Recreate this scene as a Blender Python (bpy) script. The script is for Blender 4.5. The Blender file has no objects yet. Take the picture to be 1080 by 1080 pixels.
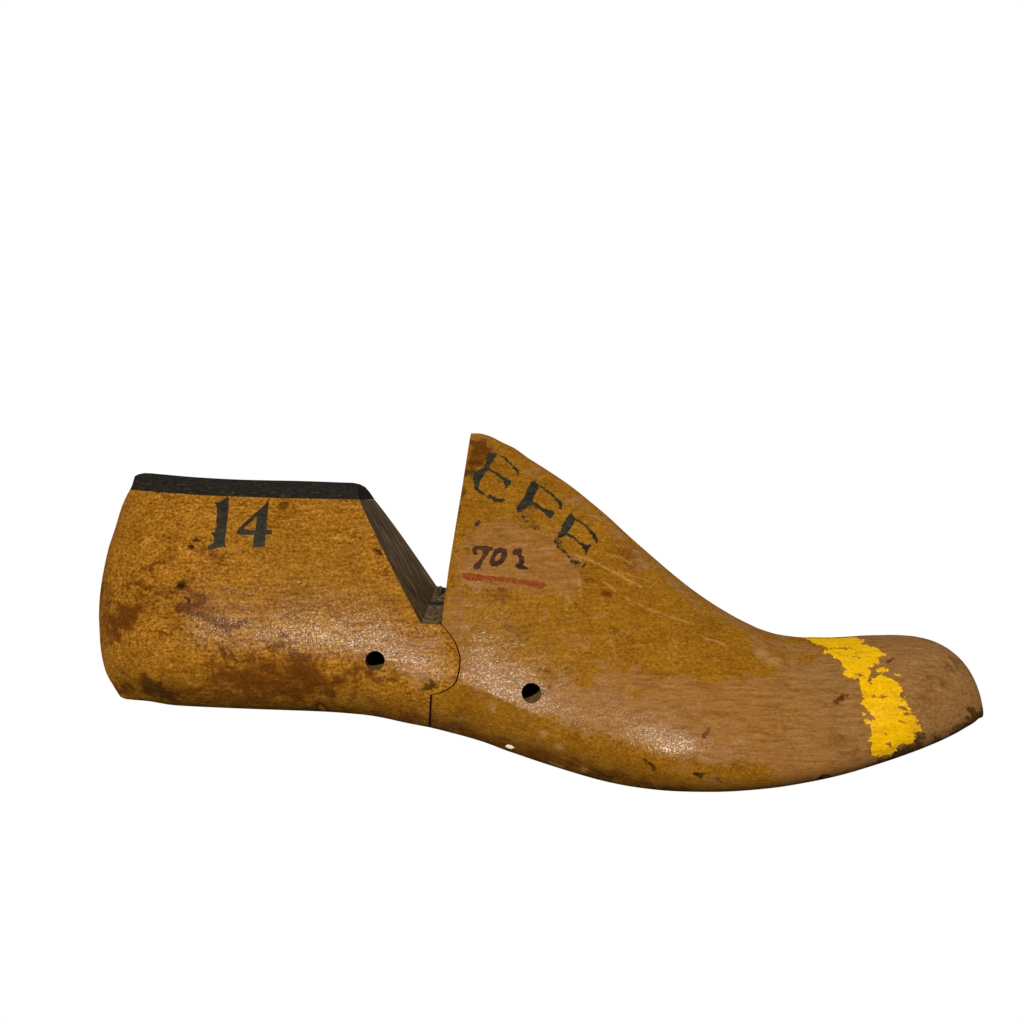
import bpy, bmesh, math, random
import numpy as np
from mathutils import Vector
from mathutils.bvhtree import BVHTree

S = bpy.context.scene
C = S.collection
MM = 0.001

# ------------------------------------------------------------------ camera
MID, DIST = 0.050, 0.560            # the last's middle plane above the table, camera above that plane
FRAME = 0.3672                      # metres across the picture at the middle plane
cam_d = bpy.data.cameras.new('camera')
cam_d.sensor_width = 36.0
cam_d.lens = 36.0 * DIST / FRAME
cam_d.clip_start, cam_d.clip_end = 0.01, 50
cam = bpy.data.objects.new('camera', cam_d)
cam.location = (0, 0, MID + DIST)
C.objects.link(cam)
S.camera = cam

# ------------------------------------------------------------------ world, lamps, exposure
W = bpy.data.worlds.new('World'); S.world = W; W.use_nodes = True
bg = W.node_tree.nodes['Background']
bg.inputs[0].default_value = (1.0, 0.93, 0.84, 1); bg.inputs[1].default_value = 0.10
S.view_settings.view_transform = 'Standard'
S.view_settings.look = 'None'
S.view_settings.exposure = 0.0
S.view_settings.gamma = 1.0
S.view_settings.use_curve_mapping = False
S.cycles.max_bounces = 8
S.cycles.transparent_max_bounces = 16

def lamp(name, loc, target, size, power, col):
    d = bpy.data.lights.new(name, 'AREA'); d.shape = 'DISK'; d.size = size; d.energy = power; d.color = col
    o = bpy.data.objects.new(name, d); o.location = loc
    o.rotation_euler = (Vector(target) - Vector(loc)).to_track_quat('-Z', 'Y').to_euler()
    C.objects.link(o)
    return o
lamp('key_lamp', (-0.20, 0.25, 1.25), (0.0, -0.02, 0.06), 0.075, 40.0, (1.0, 0.92, 0.77))
lamp('fill_lamp', (0.60, 0.70, 1.10), (-0.05, 0.0, 0.06), 0.50, 8.0, (1.0, 0.94, 0.85))

# ------------------------------------------------------------------ SHAPE (begin)
PX = 0.34                            # millimetres per photograph pixel in the middle plane
def smooth_tab(x, tab):
    """monotone cubic through a table of (x, value)"""
    xs = np.array([p[0] for p in tab], float); ys = np.array([p[1] for p in tab], float)
    h = np.diff(xs); d = np.diff(ys) / h
    m = np.zeros_like(ys); m[0] = d[0]; m[-1] = d[-1]
    for i in range(1, len(ys) - 1):
        if d[i-1] * d[i] > 0:
            w1 = 2*h[i] + h[i-1]; w2 = h[i] + 2*h[i-1]
            m[i] = (w1 + w2) / (w1/d[i-1] + w2/d[i])
    x = np.clip(np.asarray(x, float), xs[0], xs[-1])
    k = np.clip(np.searchsorted(xs, x) - 1, 0, len(h) - 1)
    t = (x - xs[k]) / h[k]
    return ((1+2*t)*(1-t)**2*ys[k] + t*(1-t)**2*h[k]*m[k] + t*t*(3-2*t)*ys[k+1] + t*t*(t-1)*h[k]*m[k+1])
# half width (mm), height of the bulge, taper / corner sharpness of the upper and lower flank, along the length
T_W   = [(103,32.2),(160,32.4),(220,32.7),(300,33),(400,33.2),(460,33.8),(520,35.4),(600,38.8),(680,43),(740,45.4),(800,46),(880,44.5),(950,41.5),(1037,38)]
T_TM  = [(103,.27),(160,.27),(300,.26),(400,.25),(460,.22),(500,.20),(560,.19),(680,.20),(800,.23),(900,.30),(1037,.40)]
T_P   = [(103,1.5),(160,1.42),(400,1.40),(455,1.25),(500,1.14),(560,1.14),(640,1.25),(740,1.5),(850,2.0),(1037,2)]
T_TAP = [(103,.46),(160,.48),(300,.50),(420,.54),(500,.70),(600,.72),(700,.56),(800,.34),(900,.14),(1037,.04)]
T_Q   = [(103,12),(160,12),(300,14),(420,14),(500,6),(600,3.6),(700,3.0),(800,2.6),(900,2.3),(1037,2.1)]
T_B   = [(103,.20),(160,.20),(300,.22),(460,.25),(600,.25),(800,.28),(950,.26),(1037,.14)]
T_QB  = [(103,3.2),(200,3.2),(400,3.0),(460,2.8),(600,2.6),(800,3.0),(950,4.0),(1037,3)]
T_ZC  = [(103,37),(220,37),(400,39),(560,44),(720,50),(850,50),(1037,47)]
XL, XR = 103.0, 1037.2
def back_edge(YT0, YB0):
    """x of the rounded heel back at every height, from the contour tables"""
    pts = [(y, x) for x, y in YB0 if x <= 131.5] + [(y, x) for x, y in YT0 if x <= 152.5]
    pts.sort(); return np.array([p[0] for p in pts]), np.array([p[1] for p in pts])
def width(x, y):
    hl, tl = 118.0, 150.0
    dl = np.clip((x - np.interp(y, *back_edge(TOP, BOT))) / hl, 0, 1); dr = np.clip((XR - x) / tl, 0, 1)
    e = (1 - (1 - dl)**2.2)**(1/2.0) * (1 - (1 - dr)**2.25)**(1/2.25)
    return smooth_tab(x, T_W) * e
def profile(x, t):
    tm = smooth_tab(x, T_TM); tap = smooth_tab(x, T_TAP); q = smooth_tab(x, T_Q); b = smooth_tab(x, T_B); qb = smooth_tab(x, T_QB)
    s = np.clip((t - tm) / (1 - tm), 0, 1); r = np.clip((tm - t) / tm, 0, 1)
    up = (1 - tap * s**smooth_tab(x, T_P)) * np.clip(1 - s**q, 0, 1)**(1/2.0)
    lo = (1 - b * r**2) * np.clip(1 - r**qb, 0, 1)**(1/2.0)
    return np.where(t >= tm, up, lo)
def sections(X, YT, YB, t, side):
    """X, YT, YB: (n,) pixels in the middle plane; t: (m,) heights; returns (n,m,3) in mm"""
    xx = X[:, None]; tt = t[None, :]
    y = YB[:, None] + (YT - YB)[:, None] * tt
    # the heel back is a rounded wall: its height profile runs on past the contour
    I = lambda v, Y: np.interp(v, X, Y)
    gt = np.where(X < 170, I(170, YT) + (X - 170) * (I(230, YT) - I(170, YT)) / 60, YT)[:, None]
    gb = np.where(X < 150, I(150, YB) + (X - 150) * (I(200, YB) - I(150, YB)) / 50, YB)[:, None]
    w = width(xx, y) * profile(xx, np.clip((gb - y) / (gb - gt), 0, 1))
    w = np.maximum(w, 0.012 * np.sin(np.pi * tt))
    z = smooth_tab(xx, T_ZC) + side * w
    k = (610.0 - smooth_tab(xx, T_ZC)) / 560.0          # pixels count in the last's own bent middle plane
    return np.stack([np.broadcast_to((107.0 - 540 + (xx - 103) * 0.9897) * PX * k, w.shape), (540 - y) * PX * k, z], -1)
def stations(n):
    u = np.linspace(0, 1, n)
    v = u - 0.72 * np.sin(2*np.pi*u) / (2*np.pi)
    return XL + (XR - XL) * v
def heights(m):
    u = np.linspace(0, 1, m)
    return u - 0.85 * np.sin(2*np.pi*u) / (2*np.pi)
# contour of the last in its middle plane
TOP = [(103.00,646.81),(103.15,638.53),(103.40,632.62),(103.80,627.07),(104.40,621.64),(105.20,615.02),(106.30,607.57),(108.00,598.15),(110.00,587.89),(112.80,576.18),(116.00,566.23),(119.40,555.83),(123.00,542.98),(126.00,533.54),(129.00,526.42),(131.50,521.15),(134.00,516.56),(136.00,512.20),(137.20,507.96),(138.50,502.77),(140.00,497.76),(142.00,495.21),(144.00,495.55),(146.00,496.11),(150.00,497.37),(155.00,498.87),(160.00,499.50),(170.00,500.36),(177.61,501.08),(185.23,501.80),(192.84,502.45),(200.46,503.06),(208.07,503.58),(215.69,504.04),(223.30,504.49),(230.92,504.90),(238.53,505.27),(246.15,505.60),(253.76,505.87),(261.38,506.11),(268.99,506.30),(276.61,506.47),(284.22,506.62),(291.83,506.75),(299.45,506.89),(307.06,507.03),(314.68,507.21),(322.29,507.42),(329.91,507.67),(337.52,507.95),(345.14,508.24),(352.75,508.53),(360.37,508.79),(367.98,508.99),(375.60,509.16),(383.21,509.32),(390.83,509.44),(398.44,509.49),(406.06,509.46),(413.67,509.42),(421.28,509.35),(428.90,509.22),(436.51,509.05),(444.13,508.52),(451.74,506.20),(459.36,502.31),(466.97,497.31),(474.59,489.22),(482.20,474.65),(489.82,461.57),(497.43,457.01),(505.05,457.07),(512.66,458.57),(520.28,461.39),(527.89,465.40),(535.50,468.91),(543.12,472.63),(550.73,477.88),(558.35,483.33),(565.96,488.14),(573.58,492.92),(581.19,497.76),(588.81,502.70),(596.42,507.82),(604.04,513.26),(611.65,519.08),(619.27,525.17),(626.88,531.40),(634.50,537.67),(642.11,544.10),(649.72,550.96),(657.34,558.09),(664.95,565.06),(672.57,571.76),(680.18,578.38),(687.80,584.96),(695.41,591.50),(703.03,598.04),(710.64,604.42),(718.26,610.58),(725.87,616.54),(733.49,622.25),(741.10,627.68),(748.72,632.85),(756.33,637.79),(763.94,642.47),(771.56,646.92),(779.17,651.16),(786.79,655.08),(794.40,658.69),(802.02,662.26),(809.63,664.95),(817.25,667.35),(824.86,669.18),(832.48,670.49),(840.09,671.46),(847.71,672.28),(855.32,672.52),(862.94,672.57),(870.55,672.62),(878.17,672.77),(885.78,672.61),(893.39,672.18),(901.01,671.79),(908.62,671.27),(916.24,670.70),(923.85,670.40),(931.47,670.27),(939.08,670.14),(946.70,669.96),(954.31,670.12),(961.93,670.54),(969.54,671.21),(977.16,672.58),(984.77,674.48),(992.39,677.32),(1000.00,681.23),(1004.00,683.85),(1008.00,686.91),(1012.00,690.50),(1016.00,694.78),(1020.00,700.09),(1023.00,705.58),(1026.00,713.01),(1028.50,721.57),(1031.00,730.66),(1033.00,737.10),(1034.50,741.11),(1035.60,744.37),(1036.40,747.33),(1036.90,749.78),(1037.20,751.93)]
BOT = [(103.00,648.81),(103.15,652.37),(103.40,657.57),(103.80,665.85),(104.40,676.69),(105.20,684.42),(106.30,691.94),(108.00,700.57),(110.00,708.10),(112.80,714.78),(116.00,720.73),(119.40,727.82),(123.00,734.50),(126.00,736.27),(129.00,737.24),(131.50,737.66),(134.00,737.80),(136.00,738.02),(137.20,738.20),(138.50,738.30),(140.00,738.36),(142.00,738.52),(144.00,738.70),(146.00,738.74),(150.00,738.83),(155.00,739.17),(160.00,739.78),(170.00,741.40),(177.61,742.51),(185.23,743.22),(192.84,743.66),(200.46,743.99),(208.07,744.32),(215.69,744.65),(223.30,744.97),(230.92,745.29),(238.53,745.60),(246.15,745.90),(253.76,746.20),(261.38,746.49),(268.99,746.77),(276.61,747.04),(284.22,747.30),(291.83,747.57),(299.45,747.85),(307.06,748.12),(314.68,748.39),(322.29,748.67),(329.91,748.97),(337.52,749.29),(345.14,749.67),(352.75,750.13),(360.37,750.67),(367.98,751.28),(375.60,751.94),(383.21,752.68),(390.83,753.61),(398.44,754.80),(406.06,756.24),(413.67,757.88),(421.28,759.60),(428.90,761.22),(436.51,762.72),(444.13,764.15),(451.74,765.61),(459.36,767.27),(466.97,769.15),(474.59,771.12),(482.20,773.11),(489.82,775.16),(497.43,777.30),(505.05,779.56),(512.66,782.00),(520.28,784.69),(527.89,787.61),(535.50,790.40),(543.12,792.90),(550.73,795.45),(558.35,798.05),(565.96,800.54),(573.58,802.98),(581.19,805.37),(588.81,807.70),(596.42,810.00),(604.04,812.26),(611.65,814.47),(619.27,816.60),(626.88,818.62),(634.50,820.47),(642.11,822.15),(649.72,823.67),(657.34,825.03),(664.95,826.21),(672.57,827.22),(680.18,828.07),(687.80,828.81),(695.41,829.40),(703.03,829.83),(710.64,830.08),(718.26,830.18),(725.87,830.19),(733.49,830.14),(741.10,830.04),(748.72,829.86),(756.33,829.56),(763.94,829.12),(771.56,828.54),(779.17,827.84),(786.79,827.05),(794.40,826.18),(802.02,825.26),(809.63,824.22),(817.25,823.05),(824.86,821.78),(832.48,820.43),(840.09,819.03),(847.71,817.60),(855.32,816.10),(862.94,814.47),(870.55,812.69),(878.17,810.74),(885.78,808.64),(893.39,806.44),(901.01,804.22),(908.62,802.00),(916.24,799.80),(923.85,797.59),(931.47,795.30),(939.08,792.98),(946.70,790.67),(954.31,788.30),(961.93,785.80),(969.54,783.25),(977.16,780.62),(984.77,777.82),(992.39,774.81),(1000.00,771.66),(1004.00,769.84),(1008.00,767.95),(1012.00,766.18),(1016.00,764.55),(1020.00,762.66),(1023.00,760.81),(1026.00,758.66),(1028.50,757.15),(1031.00,756.32),(1033.00,756.01),(1034.50,755.56),(1035.60,755.03),(1036.40,754.35),(1036.90,753.69),(1037.20,753.93)]
# ------------------------------------------------------------------ SHAPE (end)

# ------------------------------------------------------------------ helpers
def pix(x, y, z):
    """photograph pixel at height z (metres) -> x, y in metres"""
    f = (MID + DIST - z) / DIST
    return Vector(((x - 540) * PX * MM * f, (540 - y) * PX * MM * f, z))
def to_px(co):
    f = DIST / (MID + DIST - co[:, 2])
    return np.stack([540 + co[:, 0] * f / (PX * MM), 540 - co[:, 1] * f / (PX * MM)], -1)
def link(name, me, mats, parent=None):
    o = bpy.data.objects.new(name, me); C.objects.link(o)
    for m in mats: me.materials.append(m)
    if parent: o.parent = parent
    return o
def coords(me):
    a = np.empty(len(me.vertices) * 3, np.float32); me.vertices.foreach_get('co', a)
    return a.reshape(-1, 3).astype(float)
def set_attr(me, name, v):
    a = me.attributes.new(name, 'FLOAT', 'POINT'); a.data.foreach_set('value', np.ascontiguousarray(v, np.float32))
def seg_dist(p, pts):
    d = np.full(len(p), 1e9)
    for a, b in zip(pts[:-1], pts[1:]):
        a = np.array(a, float); b = np.array(b, float); ab = b - a
        t = np.clip(((p - a) @ ab) / max(ab @ ab, 1e-9), 0, 1)
        d = np.minimum(d, np.hypot(*(p - (a + t[:, None] * ab)).T))
    return d
def sdf(p, pts):
    """signed distance to a closed outline, negative inside"""
    d = seg_dist(p, list(pts) + [pts[0]])
    ins = np.zeros(len(p), bool); n = len(pts)
    for i in range(n):
        (x0, y0), (x1, y1) = pts[i], pts[(i + 1) % n]
        if y0 == y1: continue
        c = ((y0 > p[:, 1]) != (y1 > p[:, 1])) & (p[:, 0] < (x1 - x0) * (p[:, 1] - y0) / (y1 - y0) + x0)
        ins ^= c
    return np.where(ins, -d, d)
def soft(d, s):
    return 1 / (1 + np.exp(np.clip(d / max(s, 1e-3) * 2.2, -30, 30)))
def rough_d(p, seed, size, amp):
    """cheap wobble of distances so painted borders are uneven"""
    r = np.random.RandomState(seed); v = np.zeros(len(p))
    for k in range(7):
        a = r.uniform(0, 2*np.pi); f = 2*np.pi / (size * r.uniform(0.4, 1.5))
        v += np.sin((p[:, 0]*np.cos(a) + p[:, 1]*np.sin(a)) * f + r.uniform(0, 6.28)) / 2.6
    return v * amp

# ------------------------------------------------------------------ materials
def nodes_of(name):
    m = bpy.data.materials.new(name); m.use_nodes = True
    nt = m.node_tree; nt.nodes.clear()
    return m, nt
class NB:
    """small node builder"""
    def __init__(s, nt): s.nt = nt
    def n(s, kind, **kw):
        o = s.nt.nodes.new(kind)
        for k, v in kw.items(): setattr(o, k, v)
        return o
    def put(s, sock, v):
        if isinstance(v, bpy.types.NodeSocket): s.nt.links.new(v, sock)
        elif v is not None: sock.default_value = v
    def math(s, op, a, b=None, clamp=False):
        o = s.n('ShaderNodeMath', operation=op, use_clamp=clamp); s.put(o.inputs[0], a); s.put(o.inputs[1], b); return o.outputs[0]
    def attr(s, name): return s.n('ShaderNodeAttribute', attribute_name=name).outputs['Fac']
    def noise(s, vec, scale, stretch=(1,1,1), detail=3, rough=0.55, dist=0.0):
        mp = s.n('ShaderNodeMapping'); s.put(mp.inputs['Vector'], vec); mp.inputs['Scale'].default_value = stretch
        o = s.n('ShaderNodeTexNoise'); s.put(o.inputs['Vector'], mp.outputs[0])
        o.inputs['Scale'].default_value = scale; o.inputs['Detail'].default_value = detail
        o.inputs['Roughness'].default_value = rough; o.inputs['Distortion'].default_value = dist
        return o.outputs['Fac']
    def ramp(s, fac, stops):
        o = s.n('ShaderNodeValToRGB'); s.put(o.inputs[0], fac); e = o.color_ramp.elements
        while len(e) < len(stops): e.new(0.5)
        for k, (p, c) in enumerate(stops):
            e[k].position = p; e[k].color = (c if isinstance(c, tuple) else (c, c, c)) + (1,) if not (isinstance(c, tuple) and len(c) == 4) else c
        return o.outputs[0]
    def step(s, v, lo, hi):
        o = s.n('ShaderNodeMapRange', interpolation_type='SMOOTHSTEP'); s.put(o.inputs['Value'], v)
        o.inputs['From Min'].default_value = lo; o.inputs['From Max'].default_value = hi
        return o.outputs['Result']
    def mix(s, f, a, b, mode='MIX'):
        o = s.n('ShaderNodeMix', data_type='RGBA', blend_type=mode); s.put(o.inputs[0], f)
        for i, v in ((6, a), (7, b)):
            if isinstance(v, tuple): v = v + (1,) if len(v) == 3 else v
            s.put(o.inputs[i], v)
        return o.outputs[2]
    def out(s, sh):
        o = s.n('ShaderNodeOutputMaterial'); s.nt.links.new(sh, o.inputs[0])
    def dull(s, col, rough, gloss, normal=None):
        """worn oil finish: diffuse wood with a weak even gloss"""
        d = s.n('ShaderNodeBsdfDiffuse'); g = s.n('ShaderNodeBsdfGlossy'); mx = s.n('ShaderNodeMixShader')
        s.put(d.inputs['Color'], col + (1,) if isinstance(col, tuple) else col); d.inputs['Roughness'].default_value = 0.3
        s.put(d.inputs['Normal'], normal); s.put(g.inputs['Normal'], normal); s.put(g.inputs['Roughness'], rough)
        g.inputs['Color'].default_value = (1, 1, 1, 1); s.put(mx.inputs[0], gloss)
        s.nt.links.new(d.outputs[0], mx.inputs[1]); s.nt.links.new(g.outputs[0], mx.inputs[2])
        return mx.outputs[0]
    def bsdf(s, col, rough, spec=0.5, normal=None, coat=0.0, coat_rough=0.2):
        o = s.n('ShaderNodeBsdfPrincipled')
        if isinstance(col, tuple): col = col + (1,)
        s.put(o.inputs['Base Color'], col); s.put(o.inputs['Roughness'], rough); s.put(o.inputs['Specular IOR Level'], spec)
        s.put(o.inputs['Normal'], normal); s.put(o.inputs['Coat Weight'], coat); s.put(o.inputs['Coat Roughness'], coat_rough)
        return o.outputs[0]
    def bump(s, h, strength, dist, normal=None):
        o = s.n('ShaderNodeBump'); o.inputs['Strength'].default_value = strength; o.inputs['Distance'].default_value = dist
        s.put(o.inputs['Height'], h); s.put(o.inputs['Normal'], normal); return o.outputs[0]

def wood_material():
    m, nt = nodes_of('old varnished maple'); b = NB(nt)
    pos = b.n('ShaderNodeTexCoord').outputs['Object']
    grain = b.noise(pos, 800, (0.15, 1, 1), 4, 0.62, 0.4)         # long fibres
    fleck = b.noise(pos, 1050, (0.85, 1, 1), 3, 0.65)             # the short silky flecks of maple
    fleck2 = b.noise(pos, 1700, (0.8, 1, 1), 2, 0.6)
    cloud = b.noise(pos, 75, (0.7, 1, 1), 4, 0.6, 0.6)
    patch = b.noise(pos, 230, (0.6, 1, 1), 5, 0.65, 0.8)
    bare_a, stain_a, dirt_a = b.attr('bare'), b.attr('stain'), b.attr('dirt')
    scuff_a, pit_a, gold_a = b.attr('scuff'), b.attr('pit'), b.attr('gold')
    f = b.math('ADD', b.math('MULTIPLY', fleck, 0.68), b.math('MULTIPLY', grain, 0.32))
    f = b.math('ADD', f, b.math('MULTIPLY', b.math('SUBTRACT', fleck2, 0.5), 0.22))
    f = b.math('ADD', b.math('MULTIPLY', b.math('SUBTRACT', f, 0.5), 1.22), 0.49)
    amber = b.ramp(f, [(0.34, (0.092, 0.038, 0.004)), (0.46, (0.188, 0.092, 0.010)), (0.57, (0.265, 0.140, 0.021)), (0.74, (0.44, 0.265, 0.070))])
    gold = b.ramp(f, [(0.28, (0.105, 0.049, 0.004)), (0.46, (0.180, 0.091, 0.0075)), (0.58, (0.222, 0.119, 0.012)), (0.76, (0.33, 0.195, 0.040))])
    varn = b.mix(gold_a, amber, gold)
    cl = b.step(cloud, 0.35, 0.68)
    varn = b.mix(b.math('MULTIPLY', cl, 0.46), varn, b.mix(1.0, varn, (0.62, 0.52, 0.42), 'MULTIPLY'))
    g2 = b.math('ADD', b.math('MULTIPLY', grain, 0.6), b.math('MULTIPLY', fleck, 0.4))
    tan = b.ramp(g2, [(0.34, (0.118, 0.058, 0.015)), (0.47, (0.180, 0.094, 0.029)), (0.56, (0.212, 0.115, 0.038)), (0.70, (0.28, 0.162, 0.064))])
    tan_grey = b.ramp(g2, [(0.36, (0.125, 0.068, 0.026)), (0.50, (0.180, 0.106, 0.046)), (0.68, (0.25, 0.158, 0.082))])
    tan = b.mix(b.attr('grey'), tan, tan_grey)
    # varnish rubbed through to the wood, with a broken edge
    br = b.step(b.math('ADD', bare_a, b.math('MULTIPLY', b.math('SUBTRACT', patch, 0.5), 1.7)), 0.32, 0.68)
    col = b.mix(br, varn, tan)
    # dark soaked stains
    st = b.step(b.math('ADD', stain_a, b.math('MULTIPLY', b.math('SUBTRACT', patch, 0.5), 1.15)), 0.10, 0.78)
    st = b.math('MULTIPLY', st, b.step(stain_a, 0.02, 0.2))
    sc = b.mix(f, (0.030, 0.008, 0.001), (0.105, 0.038, 0.008))
    col = b.mix(b.math('MULTIPLY', st, 0.88), col, sc)
    # scattered small brown freckles
    fr = b.step(b.noise(pos, 330, (0.7, 1, 1), 3, 0.7), 0.66, 0.74)
    col = b.mix(b.math('MULTIPLY', fr, 0.5), col, (0.075, 0.028, 0.006))
    # open pores: fine dark lines along the grain
    pore = b.step(b.noise(pos, 1500, (0.09, 1, 1), 2, 0.6), 0.55, 0.68)
    col = b.mix(b.math('MULTIPLY', pore, b.math('ADD', 0.10, b.math('MULTIPLY', b.step(patch, 0.4, 0.62), 0.24))), col, (0.050, 0.021, 0.006))
    # black grime
    dp = b.step(b.math('ADD', dirt_a, b.math('MULTIPLY', b.math('SUBTRACT', patch, 0.5), 1.3)), 0.3, 0.8)
    dp = b.math('MULTIPLY', dp, b.step(dirt_a, 0.02, 0.2))
    col = b.mix(b.math('MULTIPLY', dp, 0.85), col, b.mix(f, (0.012, 0.007, 0.002), (0.055, 0.032, 0.009)))
    # pale scuffs and scratches
    col = b.mix(b.math('MULTIPLY', scuff_a, b.step(fleck, 0.32, 0.5)), col, (0.34, 0.215, 0.10))
    col = b.mix(pit_a, col, (0.006, 0.004, 0.002))
    # surface: fine cross lines and pores catch the light
    cross = b.noise(pos, 1500, (1.25, 0.55, 1), 2, 0.6)
    rough = b.math('ADD', b.math('MULTIPLY', fleck2, 0.18), 0.11)
    rough = b.math('ADD', rough, b.math('MULTIPLY', br, 0.07))
    rough = b.math('ADD', rough, b.attr('matt'), True)
    spark = b.math('MULTIPLY', b.step(b.noise(pos, 1900, (0.8, 1, 1), 2, 0.6), 0.47, 0.64), b.step(patch, 0.30, 0.62))
    gloss = b.math('SUBTRACT', b.math('MULTIPLY', b.math('ADD', 0.0012, b.math('MULTIPLY', spark, 0.0092)), b.math('ADD', 0.42, b.math('MULTIPLY', gold_a, 0.5))), b.math('MULTIPLY', b.attr('matt'), 0.025), True)
    h = b.math('ADD', b.math('MULTIPLY', cross, 0.7), b.math('MULTIPLY', fleck, 0.5))
    h = b.math('SUBTRACT', h, b.math('MULTIPLY', b.math('MULTIPLY', scuff_a, 0.5), 1.0))
    nrm = b.bump(patch, 0.25, 0.0004)
    nrm = b.bump(h, 0.32, 0.00016, nrm)
    col = b.mix(1.0, col, (0.60, 0.52, 0.40), 'MULTIPLY')         # age-darkened oil over the whole wood
    b.out(b.dull(col, rough, gloss, nrm))
    return m
def cut_material():
    m, nt = nodes_of('dark sawn wood'); b = NB(nt)
    pos = b.n('ShaderNodeTexCoord').outputs['Object']
    rt = b.n('ShaderNodeMapping'); b.put(rt.inputs['Vector'], pos); rt.inputs['Rotation'].default_value = (0, 0, math.radians(63.6)); pos = rt.outputs[0]
    g = b.noise(pos, 800, (0.09, 1, 0.6), 4, 0.65, 0.5)
    c = b.noise(pos, 120, (1, 1, 0.5), 3, 0.6)
    col = b.ramp(g, [(0.35, (0.010, 0.006, 0.003)), (0.52, (0.042, 0.026, 0.012)), (0.72, (0.125, 0.086, 0.046))])
    col = b.mix(b.math('MULTIPLY', b.step(c, 0.4, 0.65), 0.6), col, (0.045, 0.027, 0.010))
    b.out(b.dull(col, 0.5, 0.012, b.bump(g, 0.5, 0.0003)))
    return m
def hole_material():
    m, nt = nodes_of('bored hole wood'); b = NB(nt)
    pos = b.n('ShaderNodeTexCoord').outputs['Object']
    g = b.noise(pos, 900, (1, 1, 0.3), 3, 0.6)
    b.out(b.dull(b.ramp(g, [(0.3, (0.028, 0.016, 0.005)), (0.7, (0.085, 0.050, 0.018))]), 0.5, 0.01, b.bump(g, 0.4, 0.0003)))
    return m
def cap_material():
    m, nt = nodes_of('black leather fibre'); b = NB(nt)
    pos = b.n('ShaderNodeTexCoord').outputs['Object']
    g = b.noise(pos, 950, (0.55, 1, 1), 4, 0.7, 0.3); c = b.noise(pos, 150, (0.5, 1, 1), 3, 0.6)
    col = b.ramp(g, [(0.38, (0.0025, 0.002, 0.0015)), (0.54, (0.0065, 0.0055, 0.004)), (0.66, (0.018, 0.015, 0.011)), (0.80, (0.075, 0.065, 0.053))])
    col = b.mix(b.math('MULTIPLY', b.step(c, 0.35, 0.7), 0.5), col, (0.006, 0.005, 0.004))
    b.out(b.dull(col, 0.45, 0.008, b.bump(g, 0.7, 0.0004)))
    return m
def paint_material(name, col, col2, wear, rough=0.5, wear_scale=420, edge=0.5, spec=0.15, stretch=(0.5, 1, 1), worn=0.45, grime=None):
    """thin worn paint or ink; 'mask' is its coverage, the wood shows where it has gone"""
    m, nt = nodes_of(name); b = NB(nt)
    pos = b.n('ShaderNodeTexCoord').outputs['Object']
    w = b.noise(pos, wear_scale, stretch, 5, 0.68, 0.5); f = b.noise(pos, 1000, (1, 1, 1), 3, 0.6)
    mask, fade = b.attr('mask'), b.attr('fade')
    v = b.math('ADD', mask, b.math('MULTIPLY', b.math('SUBTRACT', w, 0.5), wear))
    v = b.math('SUBTRACT', v, b.math('MULTIPLY', fade, b.math('ADD', 0.15, b.math('MULTIPLY', f, 0.9))))
    fac = b.step(v, edge - 0.14, edge + 0.14)
    fac = b.math('MULTIPLY', fac, b.math('SUBTRACT', 1.0, b.math('MULTIPLY', b.step(b.noise(pos, 1900, (0.4, 1, 1), 2, 0.6), 0.54, 0.70), worn)))
    c = b.mix(b.step(b.math('ADD', b.math('MULTIPLY', w, 0.5), b.math('MULTIPLY', f, 0.5)), 0.38, 0.62), col, col2)
    if grime:       # dirt rubbed into the paint, and hair cracks along the grain
        c = b.mix(b.math('MULTIPLY', b.step(b.noise(pos, 260, (0.7, 1, 1), 5, 0.7), 0.52, 0.72), 0.6), c, grime)
        c = b.mix(b.math('MULTIPLY', b.step(b.noise(pos, 900, (0.08, 1, 1), 2, 0.6), 0.60, 0.68), 0.55), c, grime)
    sh = b.dull(c, rough, spec * 0.02, b.bump(b.math('ADD', f, b.math('MULTIPLY', fac, 1.5)), 0.35, 0.00012))
    tr = b.n('ShaderNodeBsdfTransparent').outputs[0]
    mx = b.n('ShaderNodeMixShader'); b.put(mx.inputs[0], fac); b.put(mx.inputs[1], tr); b.put(mx.inputs[2], sh)
    b.out(mx.outputs[0])
    return m
WOOD, CUT, HOLE, CAP = wood_material(), cut_material(), hole_material(), cap_material()
m, nt = nodes_of('dark steel'); b = NB(nt)
b.out(b.bsdf(b.ramp(b.noise(b.n('ShaderNodeTexCoord').outputs['Object'], 700, (1, 1, 1), 3), [(0.3, (0.008, 0.006, 0.004)), (0.7, (0.035, 0.027, 0.016))]), 0.6, 0.0)); STEEL = m
m, nt = nodes_of('slot shade black'); b = NB(nt); b.out(b.dull((0.004, 0.0035, 0.003), 0.5, 0.002)); BLACK = m  # near-black colour for the painted shade of the slot

# ------------------------------------------------------------------ white table under the last; its glow is added to erase shadows
m, nt = nodes_of('white table with added glow'); b = NB(nt)
e = b.n('ShaderNodeEmission'); e.inputs[0].default_value = (1, 1, 1, 1); e.inputs[1].default_value = 1.0
b.out(e.outputs[0])
bm = bmesh.new(); bmesh.ops.create_cube(bm, size=1.0)
bmesh.ops.scale(bm, vec=(3.0, 3.0, 0.02), verts=bm.verts); bmesh.ops.translate(bm, vec=(0, 0, -0.01), verts=bm.verts)
me = bpy.data.meshes.new('white_surface'); bm.to_mesh(me); bm.free()
tbl = link('white_surface', me, [m]); tbl['kind'] = 'structure'

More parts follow.
